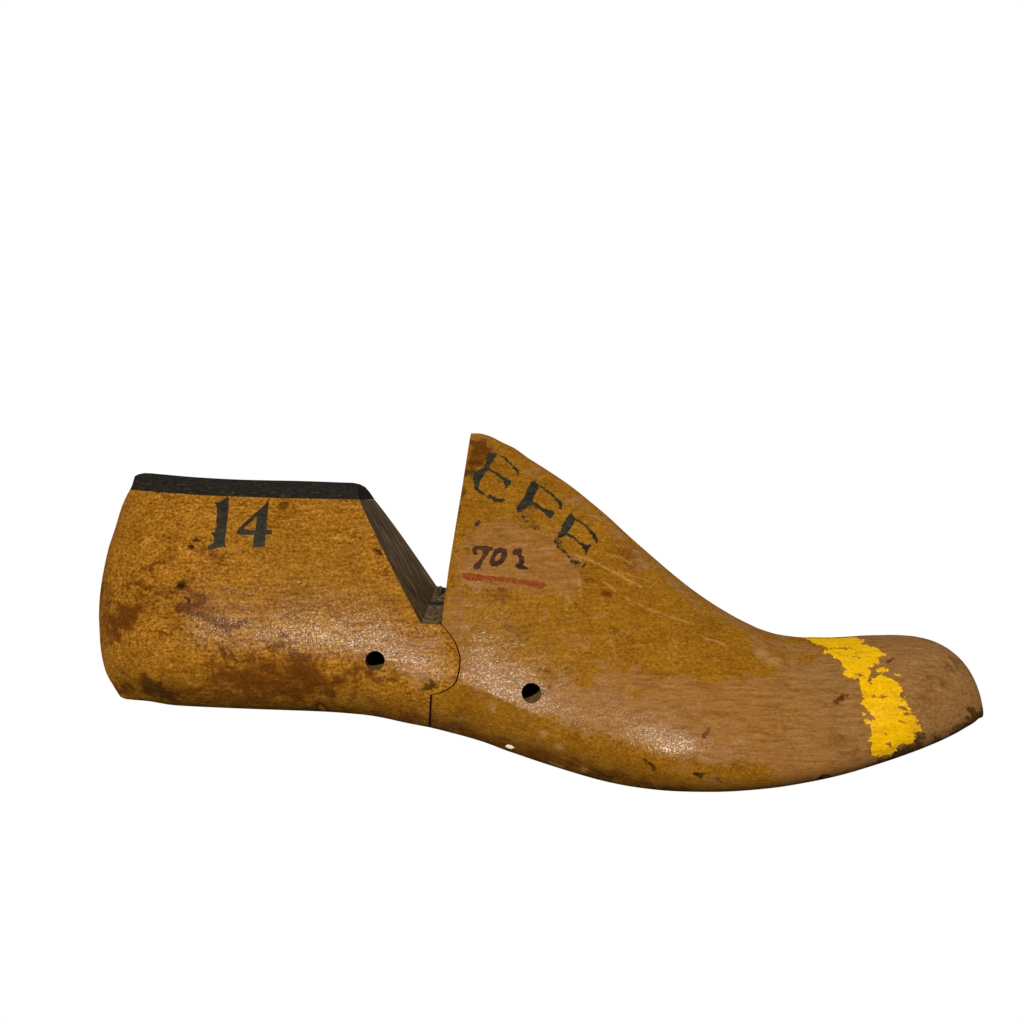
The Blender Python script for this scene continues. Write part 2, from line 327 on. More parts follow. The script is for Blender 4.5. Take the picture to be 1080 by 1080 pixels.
# ------------------------------------------------------------------ the body of the last, whole
def master():
    n, mf, mb = 930, 270, 70
    X = stations(n); YT, YB = smooth_tab(X, TOP), smooth_tab(X, BOT)
    tf, tb = heights(mf), heights(mb)
    F = sections(X, YT, YB, tf, 1) * MM; B = sections(X, YT, YB, tb, -1)[:, 1:-1][:, ::-1] * MM
    ring = np.concatenate([F, B], 1); k = ring.shape[1]
    v = ring.reshape(-1, 3)
    i = np.arange(n - 1)[:, None]; j = np.arange(k)[None, :]; j2 = (j + 1) % k
    q = np.stack([i*k + j, i*k + j2, (i+1)*k + j2, (i+1)*k + j], -1).reshape(-1, 4)
    me = bpy.data.meshes.new('last_body')
    bm = bmesh.new()
    me.from_pydata(v.tolist(), [], q.tolist()); bm.from_mesh(me)
    bm.verts.ensure_lookup_table()
    bm.faces.new([bm.verts[a] for a in range(k)]); bm.faces.new([bm.verts[(n-1)*k + a] for a in range(k)][::-1])
    bmesh.ops.recalc_face_normals(bm, faces=bm.faces)
    bm.to_mesh(me); tree = BVHTree.FromBMesh(bm); bm.free()
    return me, tree
BODY, TREE = master()
EYE = Vector(cam.location)
def hit(x, y, tree=None):
    d = (pix(x, y, 0.0) - EYE).normalized()
    return (tree or TREE).ray_cast(EYE, d)
def near_z(x, y, default=0.07):
    p = hit(x, y)[0]
    return p.z if p else default

ZF, ZB = 0.125, -0.015
def prism(name, pts):
    """pts: (front pixel, front height, back pixel or None, back height); a bar whose faces run straight from front edge to back edge"""
    fr, bk = [], []
    full = []
    for i, p in enumerate(pts):
        full.append(p); n = pts[(i + 1) % len(pts)]
        if p[2] is not None and n[2] is not None and p[3] < 0.03:
            L = lambda u, v, t: (u[0] + (v[0] - u[0]) * t, u[1] + (v[1] - u[1]) * t)
            for k in range(1, 20):
                t = k / 20; full.append((L(p[0], n[0], t), p[1] + (n[1] - p[1]) * t, L(p[2], n[2], t), p[3] + (n[3] - p[3]) * t))
    pts = full
    for fp, fz, bp, bz in pts:
        a = pix(fp[0], fp[1], fz)
        if bp is None: c = Vector((a.x, a.y, bz))
        else: c = pix(bp[0], bp[1], bz)
        d = (a - c) / (a.z - c.z)
        fr.append(a + d * (ZF - a.z)); bk.append(a + d * (ZB - a.z))
    bm = bmesh.new(); n = len(pts); K = 16
    rings = [[bm.verts.new(p + (q - p) * (k / K)) for p, q in zip(fr, bk)] for k in range(K + 1)]
    bm.faces.new(rings[0]); bm.faces.new(rings[-1][::-1])
    for u, v in zip(rings[:-1], rings[1:]):
        for i in range(n): bm.faces.new([u[i], v[i], v[(i+1) % n], u[(i+1) % n]])
    bmesh.ops.triangulate(bm, faces=bm.faces); bmesh.ops.recalc_face_normals(bm, faces=bm.faces)
    me = bpy.data.meshes.new(name); bm.to_mesh(me); bm.free()
    return bpy.data.objects.new(name, me)
def boolean(me, cutters):
    o = bpy.data.objects.new('tmp', me.copy()); C.objects.link(o)
    for c, op in cutters:
        C.objects.link(c)
        md = o.modifiers.new('b', 'BOOLEAN'); md.operation = op; md.object = c; md.solver = 'EXACT'
    bpy.context.view_layer.update()
    r = bpy.data.meshes.new_from_object(o.evaluated_get(bpy.context.evaluated_depsgraph_get()))
    bpy.data.objects.remove(o)
    for c, op in cutters: bpy.data.objects.remove(c)
    return r
def side(x, y): return ((x, y), near_z(x, y), None, ZB)
BZ = 0.012                                                  # height of the far edge of the notch above the table
cap_line = [(60, 511.0), (136.5, 516.6), (168, 519.2), (220, 522.6), (262, 524.2), (310, 525.8), (352, 526.4)]
arc = [(465, 659.0), (472, 666.6), (479, 676.6), (483, 686.7), (484.6, 694.5), (484, 705.6), (480.6, 718), (476.5, 723), (471, 727), (463, 730.6), (454.4, 732.8)]
seam = [(453, 767), (452, 800), (452, 900)]
heel_pts = [side(*p) for p in cap_line]
heel_pts += [((379, 527.0), near_z(379, 527), (395.5, 527.0), 0.0225), ((444, 658.0), near_z(444, 658), (461, 617.0), BZ), ((464.5, 659.0), near_z(464, 662), (474, 619.0), BZ)]
heel_pts += [side(*p) for p in arc] + [side(*p) for p in seam] + [side(60, 900)]
G = 1.25
fore_pts = [side(497.2, 440), side(496.2, 459), side(487, 516.7), side(480.2, 556.7), side(473.2, 600), side(468.3, 636.7), side(465.8, 658)]
fore_pts += [side(x + G * 1.1, y + (G * .6 if y > 700 else 0)) for x, y in arc[1:]] + [side(x + G, y) for x, y in seam] + [side(1100, 900), side(1100, 440)]
cap_pts = [((x, y), 0.037, None, ZB) for x, y in ((175, 500.4), (163, 499.2), (153, 498.9), (147, 500.3), (143, 502.3), (140.2, 505.5), (138.2, 509.5), (136.6, 514), (136.0, 516.4))]
cap_pts += [((x, y - 0.06), near_z(x, y), None, ZB) for x, y in cap_line[2:]]
BT = 0.0225
nz = near_z(374, 524)
cap_pts += [((378.6, 526.93), near_z(379, 527), (395.6, 526.9), BT), ((376.5, 519), nz, (391.8, 519), BT), ((374.5, 514), nz, (388.6, 513.6), BT), ((371, 511), nz, (384.5, 510.6), BT), ((366, 509), nz, (378, 509.0), BT), ((360, 470), nz, None, ZB), ((175, 470), 0.037, None, ZB)]
def bore(x, y, r, depth):
    c = hit(x, y)[0]
    bm = bmesh.new(); bmesh.ops.create_cone(bm, cap_ends=True, segments=48, radius1=r, radius2=r, depth=depth + 0.02)
    bmesh.ops.translate(bm, vec=(c.x, c.y, c.z + 0.01 - depth / 2), verts=bm.verts)
    me = bpy.data.meshes.new('bore'); bm.to_mesh(me); bm.free()
    return bpy.data.objects.new('bore', me)
HOLES = [(395.5, 697.0), (560.5, 731.0)]
hr = 10.4 * PX * MM * 0.955
slot = prism('slot', [((449, 634.5), .05, (449, 634.5), .03), ((490, 634.5), .05, (490, 634.5), .03), ((490, 638.6), .05, (490, 638.6), .03), ((449, 638.6), .05, (449, 638.6), .03)])
heel_me = boolean(BODY, [(prism('heel_cut', heel_pts), 'INTERSECT'), (bore(*HOLES[0], hr, 0.05), 'DIFFERENCE')])
fore_me = boolean(BODY, [(prism('fore_cut', fore_pts), 'INTERSECT'), (bore(*HOLES[1], hr, 0.055), 'DIFFERENCE')])
cap_me = boolean(BODY, [(prism('cap_cut', cap_pts), 'INTERSECT')])

def finish(me, axis=None):
    """outer skin smooth, sawn and bored faces with their own material; returns pixel position of every vertex"""
    n = len(me.polygons); mat = np.zeros(n, np.int32); smooth = np.ones(n, bool)
    hx = pix(*axis, near_z(*axis)) if axis else None
    for p in me.polygons:
        c = p.center
        loc, nn, idx, dist = TREE.find_nearest(c)
        if dist > 4e-5 or abs(nn.dot(p.normal)) < 0.4:
            if hx is not None and math.hypot(c.x - hx.x, c.y - hx.y) < hr * 1.04: mat[p.index] = 2
            else: mat[p.index] = 1
    me.polygons.foreach_set('material_index', mat); me.polygons.foreach_set('use_smooth', smooth)
    ek = {}
    for p in me.polygons:
        for e in p.edge_keys:
            if e in ek:
                q = ek[e]
                if q >= 0 and (mat[p.index] != mat[q] or (mat[q] == 1 and p.normal.dot(me.polygons[q].normal) < 0.87)): ek[e] = -1
            else: ek[e] = p.index
    sh = np.array([ek.get(e.key, 0) == -1 for e in me.edges])
    a = me.attributes.get('sharp_edge') or me.attributes.new('sharp_edge', 'BOOLEAN', 'EDGE')
    a.data.foreach_set('value', sh)
    co = coords(me)
    return co, to_px(co)

# ------------------------------------------------------------------ wear, stains and scratches, by place on the wood
def blob(p, x, y, rx, ry, ang=0, s=1.0):
    a = math.radians(ang); dx, dy = p[:, 0] - x, p[:, 1] - y
    u = (dx*math.cos(a) + dy*math.sin(a)) / rx; v = (-dx*math.sin(a) + dy*math.cos(a)) / ry
    return s * np.exp(-(u*u + v*v) ** 1.5 * 0.7)
def stroke(p, pts, w, s=1.0, edge=None):
    return s * soft(seg_dist(p, pts) - w/2, edge or max(0.8, w*0.35))
def area(p, pts, e=6, s=1.0, seed=1, wob=4, size=30):
    return s * soft(sdf(p, pts) + rough_d(p, seed, size, wob), e)
def zz(x0, y0, k, pts): return [(x0 + a/k, y0 + b/k) for a, b in pts]
def top(*a): return np.clip(np.maximum.reduce(a), 0, 1)

def wobble(p):
    q = p.copy()
    for k, (size, amp) in enumerate(((34, 3.2), (13, 1.7), (6, 0.9))):
        q[:, 0] += rough_d(p, 40 + k, size, amp); q[:, 1] += rough_d(p, 60 + k, size, amp)
    return q
def wear_heel(p, up):
    p0, p = p, wobble(p)
    z = np.zeros(len(p))
    bare = top(blob(p, 430, 680, 45, 16, 8, .55), blob(p, 446, 712, 30, 10, 0, .55), blob(p, 300, 662, 60, 14, 5, .28), area(p, [(355,528),(380,528),(405,575),(385,560)], 6, .5, 3))
    stain = top(area(p, zz(90,560,9,[(290,660),(400,640),(545,740),(500,850),(380,960),(350,1010),(300,1080),(215,1080),(205,950),(245,800)]), 4, .75, 2, 2, 14),
        stroke(p, [(115,618),(117,630),(112,640)], 5, .6), stroke(p, [(113,650),(112,668),(116,682)], 6, .5),
        stroke(p, [(140,604),(158,600),(176,594)], 3.2, .75), stroke(p, [(132,617),(150,616),(180,619)], 4, .65),
        stroke(p, [(150,629),(172,627),(192,622),(208,626)], 9, .62), stroke(p, [(194,641),(214,633)], 15, .9, 5), stroke(p, [(198,645),(214,650),(228,658),(252,657)], 8, 1),
        blob(p, 243, 663, 11, 6, -20, .9), stroke(p, [(170,672),(184,664),(190,655)], 4, .6), stroke(p, [(199,667),(212,679),(219,686)], 2.6, .8), stroke(p, [(226,681),(240,691),(258,698)], 4.5, .85),
        blob(p, 236, 690, 7, 4, 30, .8), blob(p, 291, 684, 9, 5, -25, .8), blob(p, 283, 679, 3, 3, 0, .8), stroke(p, [(294,669),(302,677),(313,678)], 4, .85), blob(p, 250, 676, 4, 2.5, 0, .8),
        blob(p, 320, 708, 17, 15, 20, 1), blob(p, 318, 694, 12, 6, 0, .9), blob(p, 314, 730, 12, 12, 0, .75), stroke(p, [(250,712),(275,704),(300,706)], 10, .55, 6), stroke(p, [(218,716),(250,724),(290,722)], 7, .5, 5),
        stroke(p, [(336,716),(350,724),(348,728)], 6, .7), stroke(p, [(372,708),(392,714),(412,716)], 8, .75, 4), blob(p, 385, 708, 10, 4, 10, .7), blob(p, 418, 718, 8, 7, 0, .55),
        blob(p, 228, 587, 7, 6, 0, .6), stroke(p, [(215,596),(228,592)], 3, .5), blob(p, 299, 531, 7, 6, 0, .65), blob(p, 276, 596, 3, 2, 0, .6),
        stroke(p, [(395,603),(412,606)], 6, .6), stroke(p, [(384,580),(400,585)], 7, .45, 4), stroke(p, [(446,708),(454,690)], 5, .2), blob(p, 210, 580, 10, 8, 0, .45),
        area(p, [(212,700),(262,694),(300,690),(345,704),(372,716),(360,735),(300,740),(230,733),(205,716)], 13, .68, 6, 8, 22), blob(p, 108, 640, 9, 46, 0, .5), blob(p, 148, 640, 22, 14, -15, .45), blob(p, 215, 645, 30, 11, 22, .55),
        area(p, [(112,700),(125,712),(180,716),(260,728),(340,738),(440,748),(450,764),(380,752),(250,746),(130,736)], 9, .56, 5, 5, 24))
    dirt = top(blob(p, 158, 722, 13, 10, 15, .8), blob(p, 173, 729, 10, 8, 0, .85), blob(p, 131, 716, 12, 9, 50, .55), blob(p, 190, 735, 16, 5, 8, .6),
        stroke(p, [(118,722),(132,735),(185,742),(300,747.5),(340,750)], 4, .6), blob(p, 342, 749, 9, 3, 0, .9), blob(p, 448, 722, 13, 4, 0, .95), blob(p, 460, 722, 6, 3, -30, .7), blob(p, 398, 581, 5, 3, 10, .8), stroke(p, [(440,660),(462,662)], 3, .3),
        stroke(p, [(134,519),(170,521.5),(262,526.5),(378,529.5)], 1.6, .55), stroke(p, [(360,692),(384,693)], 1.2, .8), blob(p, 188, 616, 8, 5, 10, .6), blob(p, 425, 665, 22, 5, 5, .45), blob(p, 315, 712, 14, 10, 0, .35))
    pit = top(stroke(p0, zz(90,560,9,[(985,150),(1005,140),(1020,148),(1010,165)]), 3.0, 1, .5), stroke(p0, zz(90,560,9,[(1030,88),(1055,82),(1080,92)]), 2.6, 1, .5), blob(p0, 190.5, 617.5, 5, 3.4, 10, 1.0), stroke(p0, [(188,618),(193,617)], 3.2, 1, .5), stroke(p0, [(186,619),(194,617)], 1.5, .9, .6),
        stroke(p0, [(195,630),(200,633),(199,636)], 2.4, .95, .5), stroke(p0, [(178,612),(183,613)], .8, .6, .5), blob(p0, 399, 581, 4, 2.4, 20, .9), blob(p0, 169, 721, 2, 3, 0, .7), blob(p0, 129, 710, 3, 1, 0, .5))
    pit = top(pit, stroke(p0, [(454.2,733),(453.6,750),(452.6,768)], 1.3, .95, .5))
    scuff = top(stroke(p0, [(432,725),(444,725.5)], 1.6, .8), blob(p0, 437, 717, 6, 7, 0, .35), blob(p0, 230, 636, 8, 4, 0, .35), blob(p0, 350, 628, 30, 3, -12, .25), blob(p0, 470, 700, 10, 8, 60, .25), blob(p0, 402, 712, 5, 2, 0, .5))
    gold = top(area(p, [(290,560),(360,555),(410,610),(430,640),(300,650),(250,620)], 20, .5, 8), area(p, [(100,690),(450,725),(450,770),(100,760)], 14, .6, 9), blob(p, 130, 560, 25, 50, 0, .4))
    matt = top(area(p, [(100,700),(450,740),(450,780),(100,780)], 14, .12, 4))
    return dict(bare=bare, stain=stain*up, dirt=dirt*up, scuff=scuff*up, pit=pit*up, gold=gold, grey=z, matt=matt)

def wear_fore(p, up):
    p0, p = p, wobble(p)
    toe = area(p, [(660,706),(690,712),(715,712),(742,722),(800,713),(838,703),(862,690),(880,684),(900,660),(1060,640),(1060,860),(880,850),(800,815),(740,800),(660,778),(600,758),(560,742),(610,716)], 5, 1, 11, 4, 26)
    bare = top(toe, area(p, [(484,690),(520,688),(560,712),(610,722),(650,740),(700,760),(650,785),(600,768),(540,745),(500,728),(486,715)], 8, .72, 12, 5),
        area(p, [(466,660),(470,640),(492,560),(520,545),(575,555),(618,600),(612,622),(560,632),(500,622),(492,640),(494,690),(484,690)], 5, .66, 13, 4),
        area(p, [(500,455),(640,540),(700,595),(760,640),(850,670),(835,680),(790,672),(735,645),(690,612),(630,552),(560,505),(505,475)], 6, .55, 14, 3),
        area(p, [(785,668),(840,672),(870,680),(860,694),(830,702),(800,700)], 6, .62, 15, 3), blob(p, 640, 700, 14, 8, 0, .6), blob(p, 612, 680, 16, 4, 5, .58), blob(p, 570, 664, 10, 5, -20, .55), blob(p, 600, 655, 18, 6, 0, .4), blob(p, 575, 645, 8, 9, 0, .5),
        blob(p, 520, 746, 6, 9, 0, .6), blob(p, 550, 758, 4, 6, 0, .6), blob(p, 573, 775, 7, 5, 20, .6), blob(p, 589, 788, 7, 6, 0, .6), blob(p, 560, 738, 16, 5, 10, .5), area(p, [(690,800),(780,812),(880,806),(870,822),(760,834),(680,830)], 6, .6, 16, 5))
    # islands of varnish left on the rubbed wood
    keep = top(blob(p, 671, 731, 9, 5, 0, .95), blob(p, 690, 806, 16, 11, 20, .9), blob(p, 735, 792, 14, 6, 0, .6), blob(p, 640, 795, 30, 12, 12, .8), blob(p, 790, 815, 30, 12, 0, .62), blob(p, 780, 797, 12, 9, 0, .5), blob(p, 855, 824, 25, 8, -10, .6), blob(p, 612, 714, 12, 6, 30, .55), blob(p, 724, 822, 20, 6, 0, .6))
    bare = np.clip(bare - keep, 0, 1)
    stain = top(blob(p, 507, 471, 13, 7, 20, .9), blob(p, 501, 482, 9, 14, 10, .8), stroke(p, [(490,497),(484,535),(481,552)], 6, .75, 4), blob(p, 497, 570, 6, 9, 10, .45), blob(p, 548, 660, 20, 10, 0, .32), blob(p, 538, 672, 12, 6, 0, .28),
        blob(p, 641, 626, 7, 4, 0, .75), blob(p, 622, 612, 8, 5, 0, .4), blob(p, 610, 640, 12, 4, 15, .5), blob(p, 660, 590, 14, 10, 30, .35), blob(p, 575, 510, 20, 8, 30, .35), stroke(p, [(556,475),(600,505)], 5, .35),
        blob(p, 560, 540, 14, 9, 20, .4), blob(p, 530, 630, 26, 5, 4, .5), blob(p, 486, 750, 8, 6, 0, .45), blob(p, 578, 707, 5, 4, -50, .7), blob(p, 745, 773, 6, 3, 10, .8), blob(p, 885, 737, 5, 4, 0, .8), blob(p, 908, 690, 5, 3, 0, .3), blob(p, 940, 700, 4, 3, 0, .75),
        blob(p, 830, 720, 4, 3, 0, .4), blob(p, 985, 720, 14, 8, 0, .40), blob(p, 975, 738, 22, 10, -10, .34), blob(p, 1005, 700, 10, 12, 30, .4), blob(p, 885, 780, 12, 10, 0, .4), blob(p, 900, 795, 10, 8, 0, .4), blob(p, 655, 668, 16, 6, 10, .4), blob(p, 745, 690, 40, 5, 5, .3),
        area(p, [(454,755),(500,768),(560,785),(620,805),(680,822),(740,832),(740,840),(600,822),(454,772)], 6, .55, 18, 4), stroke(p, [(900,676),(1000,678),(1030,715)], 5, .3, 5))
    dirt = top(area(p, [(918,806),(925,800),(945,794),(952,788),(962,782),(966,772),(972,774),(974,784),(985,776),(1000,770),(1018,756),(1036,742),(1042,754),(1012,776),(985,790),(950,800),(920,812)], 4, .8, 19, 3, 12),
        blob(p, 967, 777, 5, 5, -50, 1), blob(p, 945, 791, 4, 5, 0, 1), blob(p, 1028, 752, 10, 6, -40, .9), stroke(p, [(1036,735),(1030,715),(1020,700)], 3, .3), blob(p, 866, 820, 8, 3, -10, 1), blob(p, 686, 806, 7, 4, 30, 1), blob(p, 735, 815, 6, 3.5, 0, 1), blob(p, 680, 802, 3, 4, 0, .9), blob(p, 758, 826, 5, 3, 0, .6),
        stroke(p, [(630,818),(652,822)], 3, .7), stroke(p, [(492,497),(486,525)], 3, .7), blob(p, 498, 497, 6, 14, 15, .55), stroke(p, [(519,480),(510,494),(502,508)], 9, .5, 4), blob(p, 514, 478, 12, 5, 30, .4), stroke(p, [(470,640),(478,600),(490,520),(496,465)], 1.6, .5), blob(p, 880, 728, 3, 1.5, 0, .6), blob(p, 770, 808, 4, 2, 0, .6),
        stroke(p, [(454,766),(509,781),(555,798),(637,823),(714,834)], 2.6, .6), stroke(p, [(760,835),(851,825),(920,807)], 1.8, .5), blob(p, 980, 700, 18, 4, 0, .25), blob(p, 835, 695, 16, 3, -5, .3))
    pit = top(blob(p0, 866, 820.5, 3.5, 1.4, 0, .9), blob(p0, 735, 816, 3.5, 1.3, 5, .9), blob(p0, 687, 806, 3, 1.2, 30, .8), stroke(p0, [(679,801),(683,808)], 1.1, .8, .5), blob(p0, 887.5, 736, 2, 1.6, 0, .7), blob(p0, 945, 792, 1.6, 2.4, 0, .9), blob(p0, 572.5, 731, 1.5, 3, 0, .8), blob(p0, 499, 478, 3, 2, 0, .25),
        stroke(p0, [(484,724),(552,722)], .01, 0), stroke(p0, [(770,806),(790,810)], .9, .5, .5), stroke(p0, [(538,719),(553,722)], .8, .7, .5))
    pit = top(pit, stroke(p0, [(455.2,733),(454.6,750),(453.6,768)], 1.3, .95, .5))
    scuff = top(stroke(p0, [(618,588.5),(645,602),(676,619)], 1.3, .95, .6), stroke(p0, [(639,584),(655,588),(668,596)], 1.1, .7, .6), stroke(p0, [(606,585),(620,590)], 1.4, .8, .6), stroke(p0, [(635,612),(650,624)], 1.2, .85, .6), stroke(p0, [(660,631),(690,645),(727,657)], 1.1, .75, .6), stroke(p0, [(743,673),(752,675),(764,680)], 1.4, .85, .6),
        stroke(p0, [(642,672),(646,680),(650,690)], 2, .42, 1.5), stroke(p0, [(647,671),(655,668),(664,667)], 2, .35, 1.5), stroke(p0, [(611,612),(612,628)], 1.8, .6, 1), stroke(p0, [(590,626),(604,633),(598,636)], 3, .5, 2), stroke(p0, [(628,651),(640,647)], 4, .32, 2), stroke(p0, [(590,671),(606,670),(622,674)], 4, .3, 2), stroke(p0, [(710,672),(714,680),(711,690)], 3, .3, 2),
        stroke(p0, [(613,681),(618,684)], 3, .4, 2), blob(p0, 803, 690, 6, 4, 30, .45), blob(p0, 815, 698, 9, 4, 20, .45), stroke(p0, [(726,748),(760,768)], 1, .4, .6), stroke(p0, [(820,750),(822,772)], 2, .25, 1), stroke(p0, [(700,745),(716,752)], .9, .4, .6), stroke(p0, [(996,690),(1012,712)], 1.4, .5, 1), stroke(p0, [(985,724),(992,728)], 1.2, .5, .8), stroke(p0, [(1000,705),(1010,722)], 1, .4, .8), stroke(p0, [(580,804),(594,809)], 1.6, .7, 1),
        blob(p0, 616, 812, 4, 3, 0, .6), stroke(p0, [(660,605),(692,615)], 1, .4, .6), stroke(p0, [(930,745),(934,760)], 1, .3, .6), stroke(p0, [(900,770),(914,790)], 1.2, .3, .8), blob(p0, 520, 747, 3, 5, 0, .45), blob(p0, 573, 774, 4, 3, 0, .5), blob(p0, 589, 788, 4.5, 3.5, 0, .5))
    gold = np.ones(len(p))
    grey = area(p, [(690,560),(760,630),(800,690),(850,740),(890,800),(900,860),(1080,860),(1080,600),(700,500)], 45, .95, 20, 2, 50)
    grey = top(grey, area(p, [(500,455),(640,540),(700,595),(760,640),(830,668),(760,660),(690,615),(560,510)], 6, .8, 21, 2))
    matt = top(area(p, [(700,500),(1080,600),(1080,860),(900,860),(760,760),(700,690)], 30, .12, 4), area(p, [(454,775),(560,780),(700,810),(800,815),(800,850),(454,850)], 12, .1, 5))
    return dict(bare=bare, stain=stain*up, dirt=dirt*up, scuff=scuff*up, pit=pit*up, gold=gold, grey=grey, matt=matt)

# ------------------------------------------------------------------ the thing and its parts
last = bpy.data.objects.new('shoe_last', None); C.objects.link(last)
last.empty_display_size = 0.05
last['label'] = 'worn amber wooden shoe last with V notch, black heel cap and yellow painted toe band'
last['category'] = 'shoe last'

def part(name, me, mats, wear, axis=None):
    co, p = finish(me, axis)
    o = link(name, me, mats, last)
    if wear:
        up = np.clip((co[:, 2] - 0.03) / 0.01, 0, 1)
        for k, v in wear(p, up).items(): set_attr(me, k, v)
    return o
heel = part('heel_block', heel_me, [WOOD, CUT, HOLE], wear_heel, HOLES[0])
fore = part('forepart', fore_me, [WOOD, CUT, HOLE], wear_fore, HOLES[1])
capo = part('heel_cap', cap_me, [CAP, CAP], None)
heel['label'] = 'amber heel half with a stencilled 14 and a bored hole'
fore['label'] = 'tan and golden front half with faded lettering and a bored hole'
capo['label'] = 'black fibre cap on top of the heel'

# hinge pin and a dark strip for slot shade, bottom of the notch
def box_px(name, quad, z0, z1, mat, parent):
    bm = bmesh.new()
    lo = [bm.verts.new(pix(x, y, z0)) for x, y in quad]; hi = [bm.verts.new(pix(x, y, z1)) for x, y in quad]
    bm.faces.new(lo[::-1]); bm.faces.new(hi)
    for i in range(4): bm.faces.new([lo[i], lo[(i+1) % 4], hi[(i+1) % 4], hi[i]])
    bmesh.ops.recalc_face_normals(bm, faces=bm.faces)
    bmesh.ops.bevel(bm, geom=bm.edges[:], offset=0.0002, segments=2, affect='EDGES')
    me = bpy.data.meshes.new(name); bm.to_mesh(me); bm.free()
    return link(name, me, [mat], parent)

# ------------------------------------------------------------------ paint and ink lying on the wood
def eval_tree(me):
    bm = bmesh.new(); bm.from_mesh(me); t = BVHTree.FromBMesh(bm); bm.free(); return t
def painted(name, polys, me, mat, parent, step=0.55, holes=(), fades=None, blur=0.55, lift=0.00006, label=None, wob=0.0):
    """polys: closed outlines in pixels; a thin sheet following the wood, cut to the cells the paint covers"""
    allp = [q for pl in polys for q in pl]
    x0, x1 = min(q[0] for q in allp) - 2, max(q[0] for q in allp) + 2
    y0, y1 = min(q[1] for q in allp) - 2, max(q[1] for q in allp) + 2
    gx = np.arange(x0, x1, step); gy = np.arange(y0, y1, step)
    P = np.stack(np.meshgrid(gx, gy), -1).reshape(-1, 2)
    P0 = P
    if wob:
        P = P.copy()
        for k, (sz, am) in enumerate(((9, 1.1), (4, 0.8))):
            P[:, 0] += rough_d(P0, 80 + k, sz, am * wob); P[:, 1] += rough_d(P0, 90 + k, sz, am * wob * 0.7)
    mask = np.zeros(len(P)); fade = np.zeros(len(P))
    for k, pl in enumerate(polys):
        mk = soft(sdf(P, pl), blur)
        if fades and fades[k]: fade = np.where(mk > mask, fades[k], fade)
        mask = np.maximum(mask, mk)
    for h in holes: mask = np.minimum(mask, 1 - soft(sdf(P, h), blur))
    nx, ny = len(gx), len(gy); M = mask.reshape(ny, nx)
    tree = eval_tree(me); idx = {}; vs = []; keep = []
    near = np.zeros((ny, nx), bool); on = M > 0.12
    near[:-1, :-1] = on[:-1, :-1] | on[1:, :-1] | on[:-1, 1:] | on[1:, 1:]
    def vert(j, i):
        k = j * nx + i
        if k not in idx:
            loc, nn, f, d = hit(P0[k, 0], P0[k, 1], tree)
            if loc is None or nn.z < 0.02: idx[k] = None
            else: idx[k] = len(vs); vs.append(loc + nn * lift); keep.append(k)
        return idx[k]
    fs = []
    for j, i in zip(*np.nonzero(near)):
        if j + 1 >= ny or i + 1 >= nx: continue
        q = [vert(j, i), vert(j+1, i), vert(j+1, i+1), vert(j, i+1)]
        if None not in q: fs.append(q)
    pm = bpy.data.meshes.new(name); pm.from_pydata([tuple(v) for v in vs], [], fs)
    pm.polygons.foreach_set('use_smooth', np.ones(len(fs), bool))
    set_attr(pm, 'mask', mask[keep]); set_attr(pm, 'fade', fade[keep])
    o = link(name, pm, [mat], parent)
    if label: o['label'] = label
    return o
INK = paint_material('black stencil ink', (0.0045, 0.005, 0.004), (0.013, 0.0135, 0.010), 0.6, 0.45, 700)
INK_E = paint_material('worn green black ink', (0.003, 0.004, 0.004), (0.014, 0.017, 0.011), 0.8, 0.5, 520, 0.5)
PURPLE = paint_material('purple brown ink', (0.009, 0.0032, 0.002), (0.028, 0.010, 0.005), 0.8, 0.6, 600)
RED = paint_material('red crayon', (0.080, 0.013, 0.002), (0.115, 0.032, 0.007), 0.9, 0.6, 800, spec=0.05, stretch=(0.25, 1, 1))
YELLOW = paint_material('chipped yellow paint', (0.285, 0.164, 0.0008), (0.360, 0.212, 0.0006), 1.0, 0.42, 420, 0.48, worn=0.25, grime=(0.17, 0.085, 0.004))
Z = lambda x0, y0, k, s: zz(x0, y0, k, s)
one = Z(200,500,9,[(370,218),(372,300),(360,420),(345,560),(332,640),(345,690),(300,690),(215,712),(185,720),(165,705),(178,680),(225,655),(232,600),(205,555),(240,550),(240,520),(258,500),(250,450),(262,380),(255,300),(235,275),(280,268),(330,235)])
four = Z(200,500,9,[(755,250),(745,330),(735,420),(728,525),(782,535),(780,575),(722,575),(712,690),(600,698),(612,575),(500,575),(455,572),(440,550),(500,480),(590,400),(680,320)])
four_in = Z(200,500,9,[(640,395),(590,450),(545,490),(512,518),(560,530),(622,535),(632,470)])
painted('size_number', [one, four], heel_me, INK, heel, holes=[four_in], label='black stencilled number 14')
A = lambda s: Z(480,450,9,s)
D = lambda s: Z(540,490,9,s)
E1 = [A([(322,250),(400,256),(358,315),(335,375),(335,415),(255,428),(278,370),(288,310)]),
      A([(415,262),(480,295),(535,348),(585,392),(613,415),(605,468),(588,460),(566,412),(520,355),(470,312),(420,275)]),
      A([(290,392),(350,412),(425,452),(470,482),(538,515),(520,555),(480,590),(474,555),(438,502),(390,458),(330,428)]),
      A([(180,430),(270,395),(292,432),(256,485),(232,540),(222,585),(232,602),(298,636),(290,652),(230,632),(188,602),(178,540),(160,490)]),
      A([(303,642),(360,662),(405,685),(475,682),(478,698),(440,720),(380,714),(310,672)])]
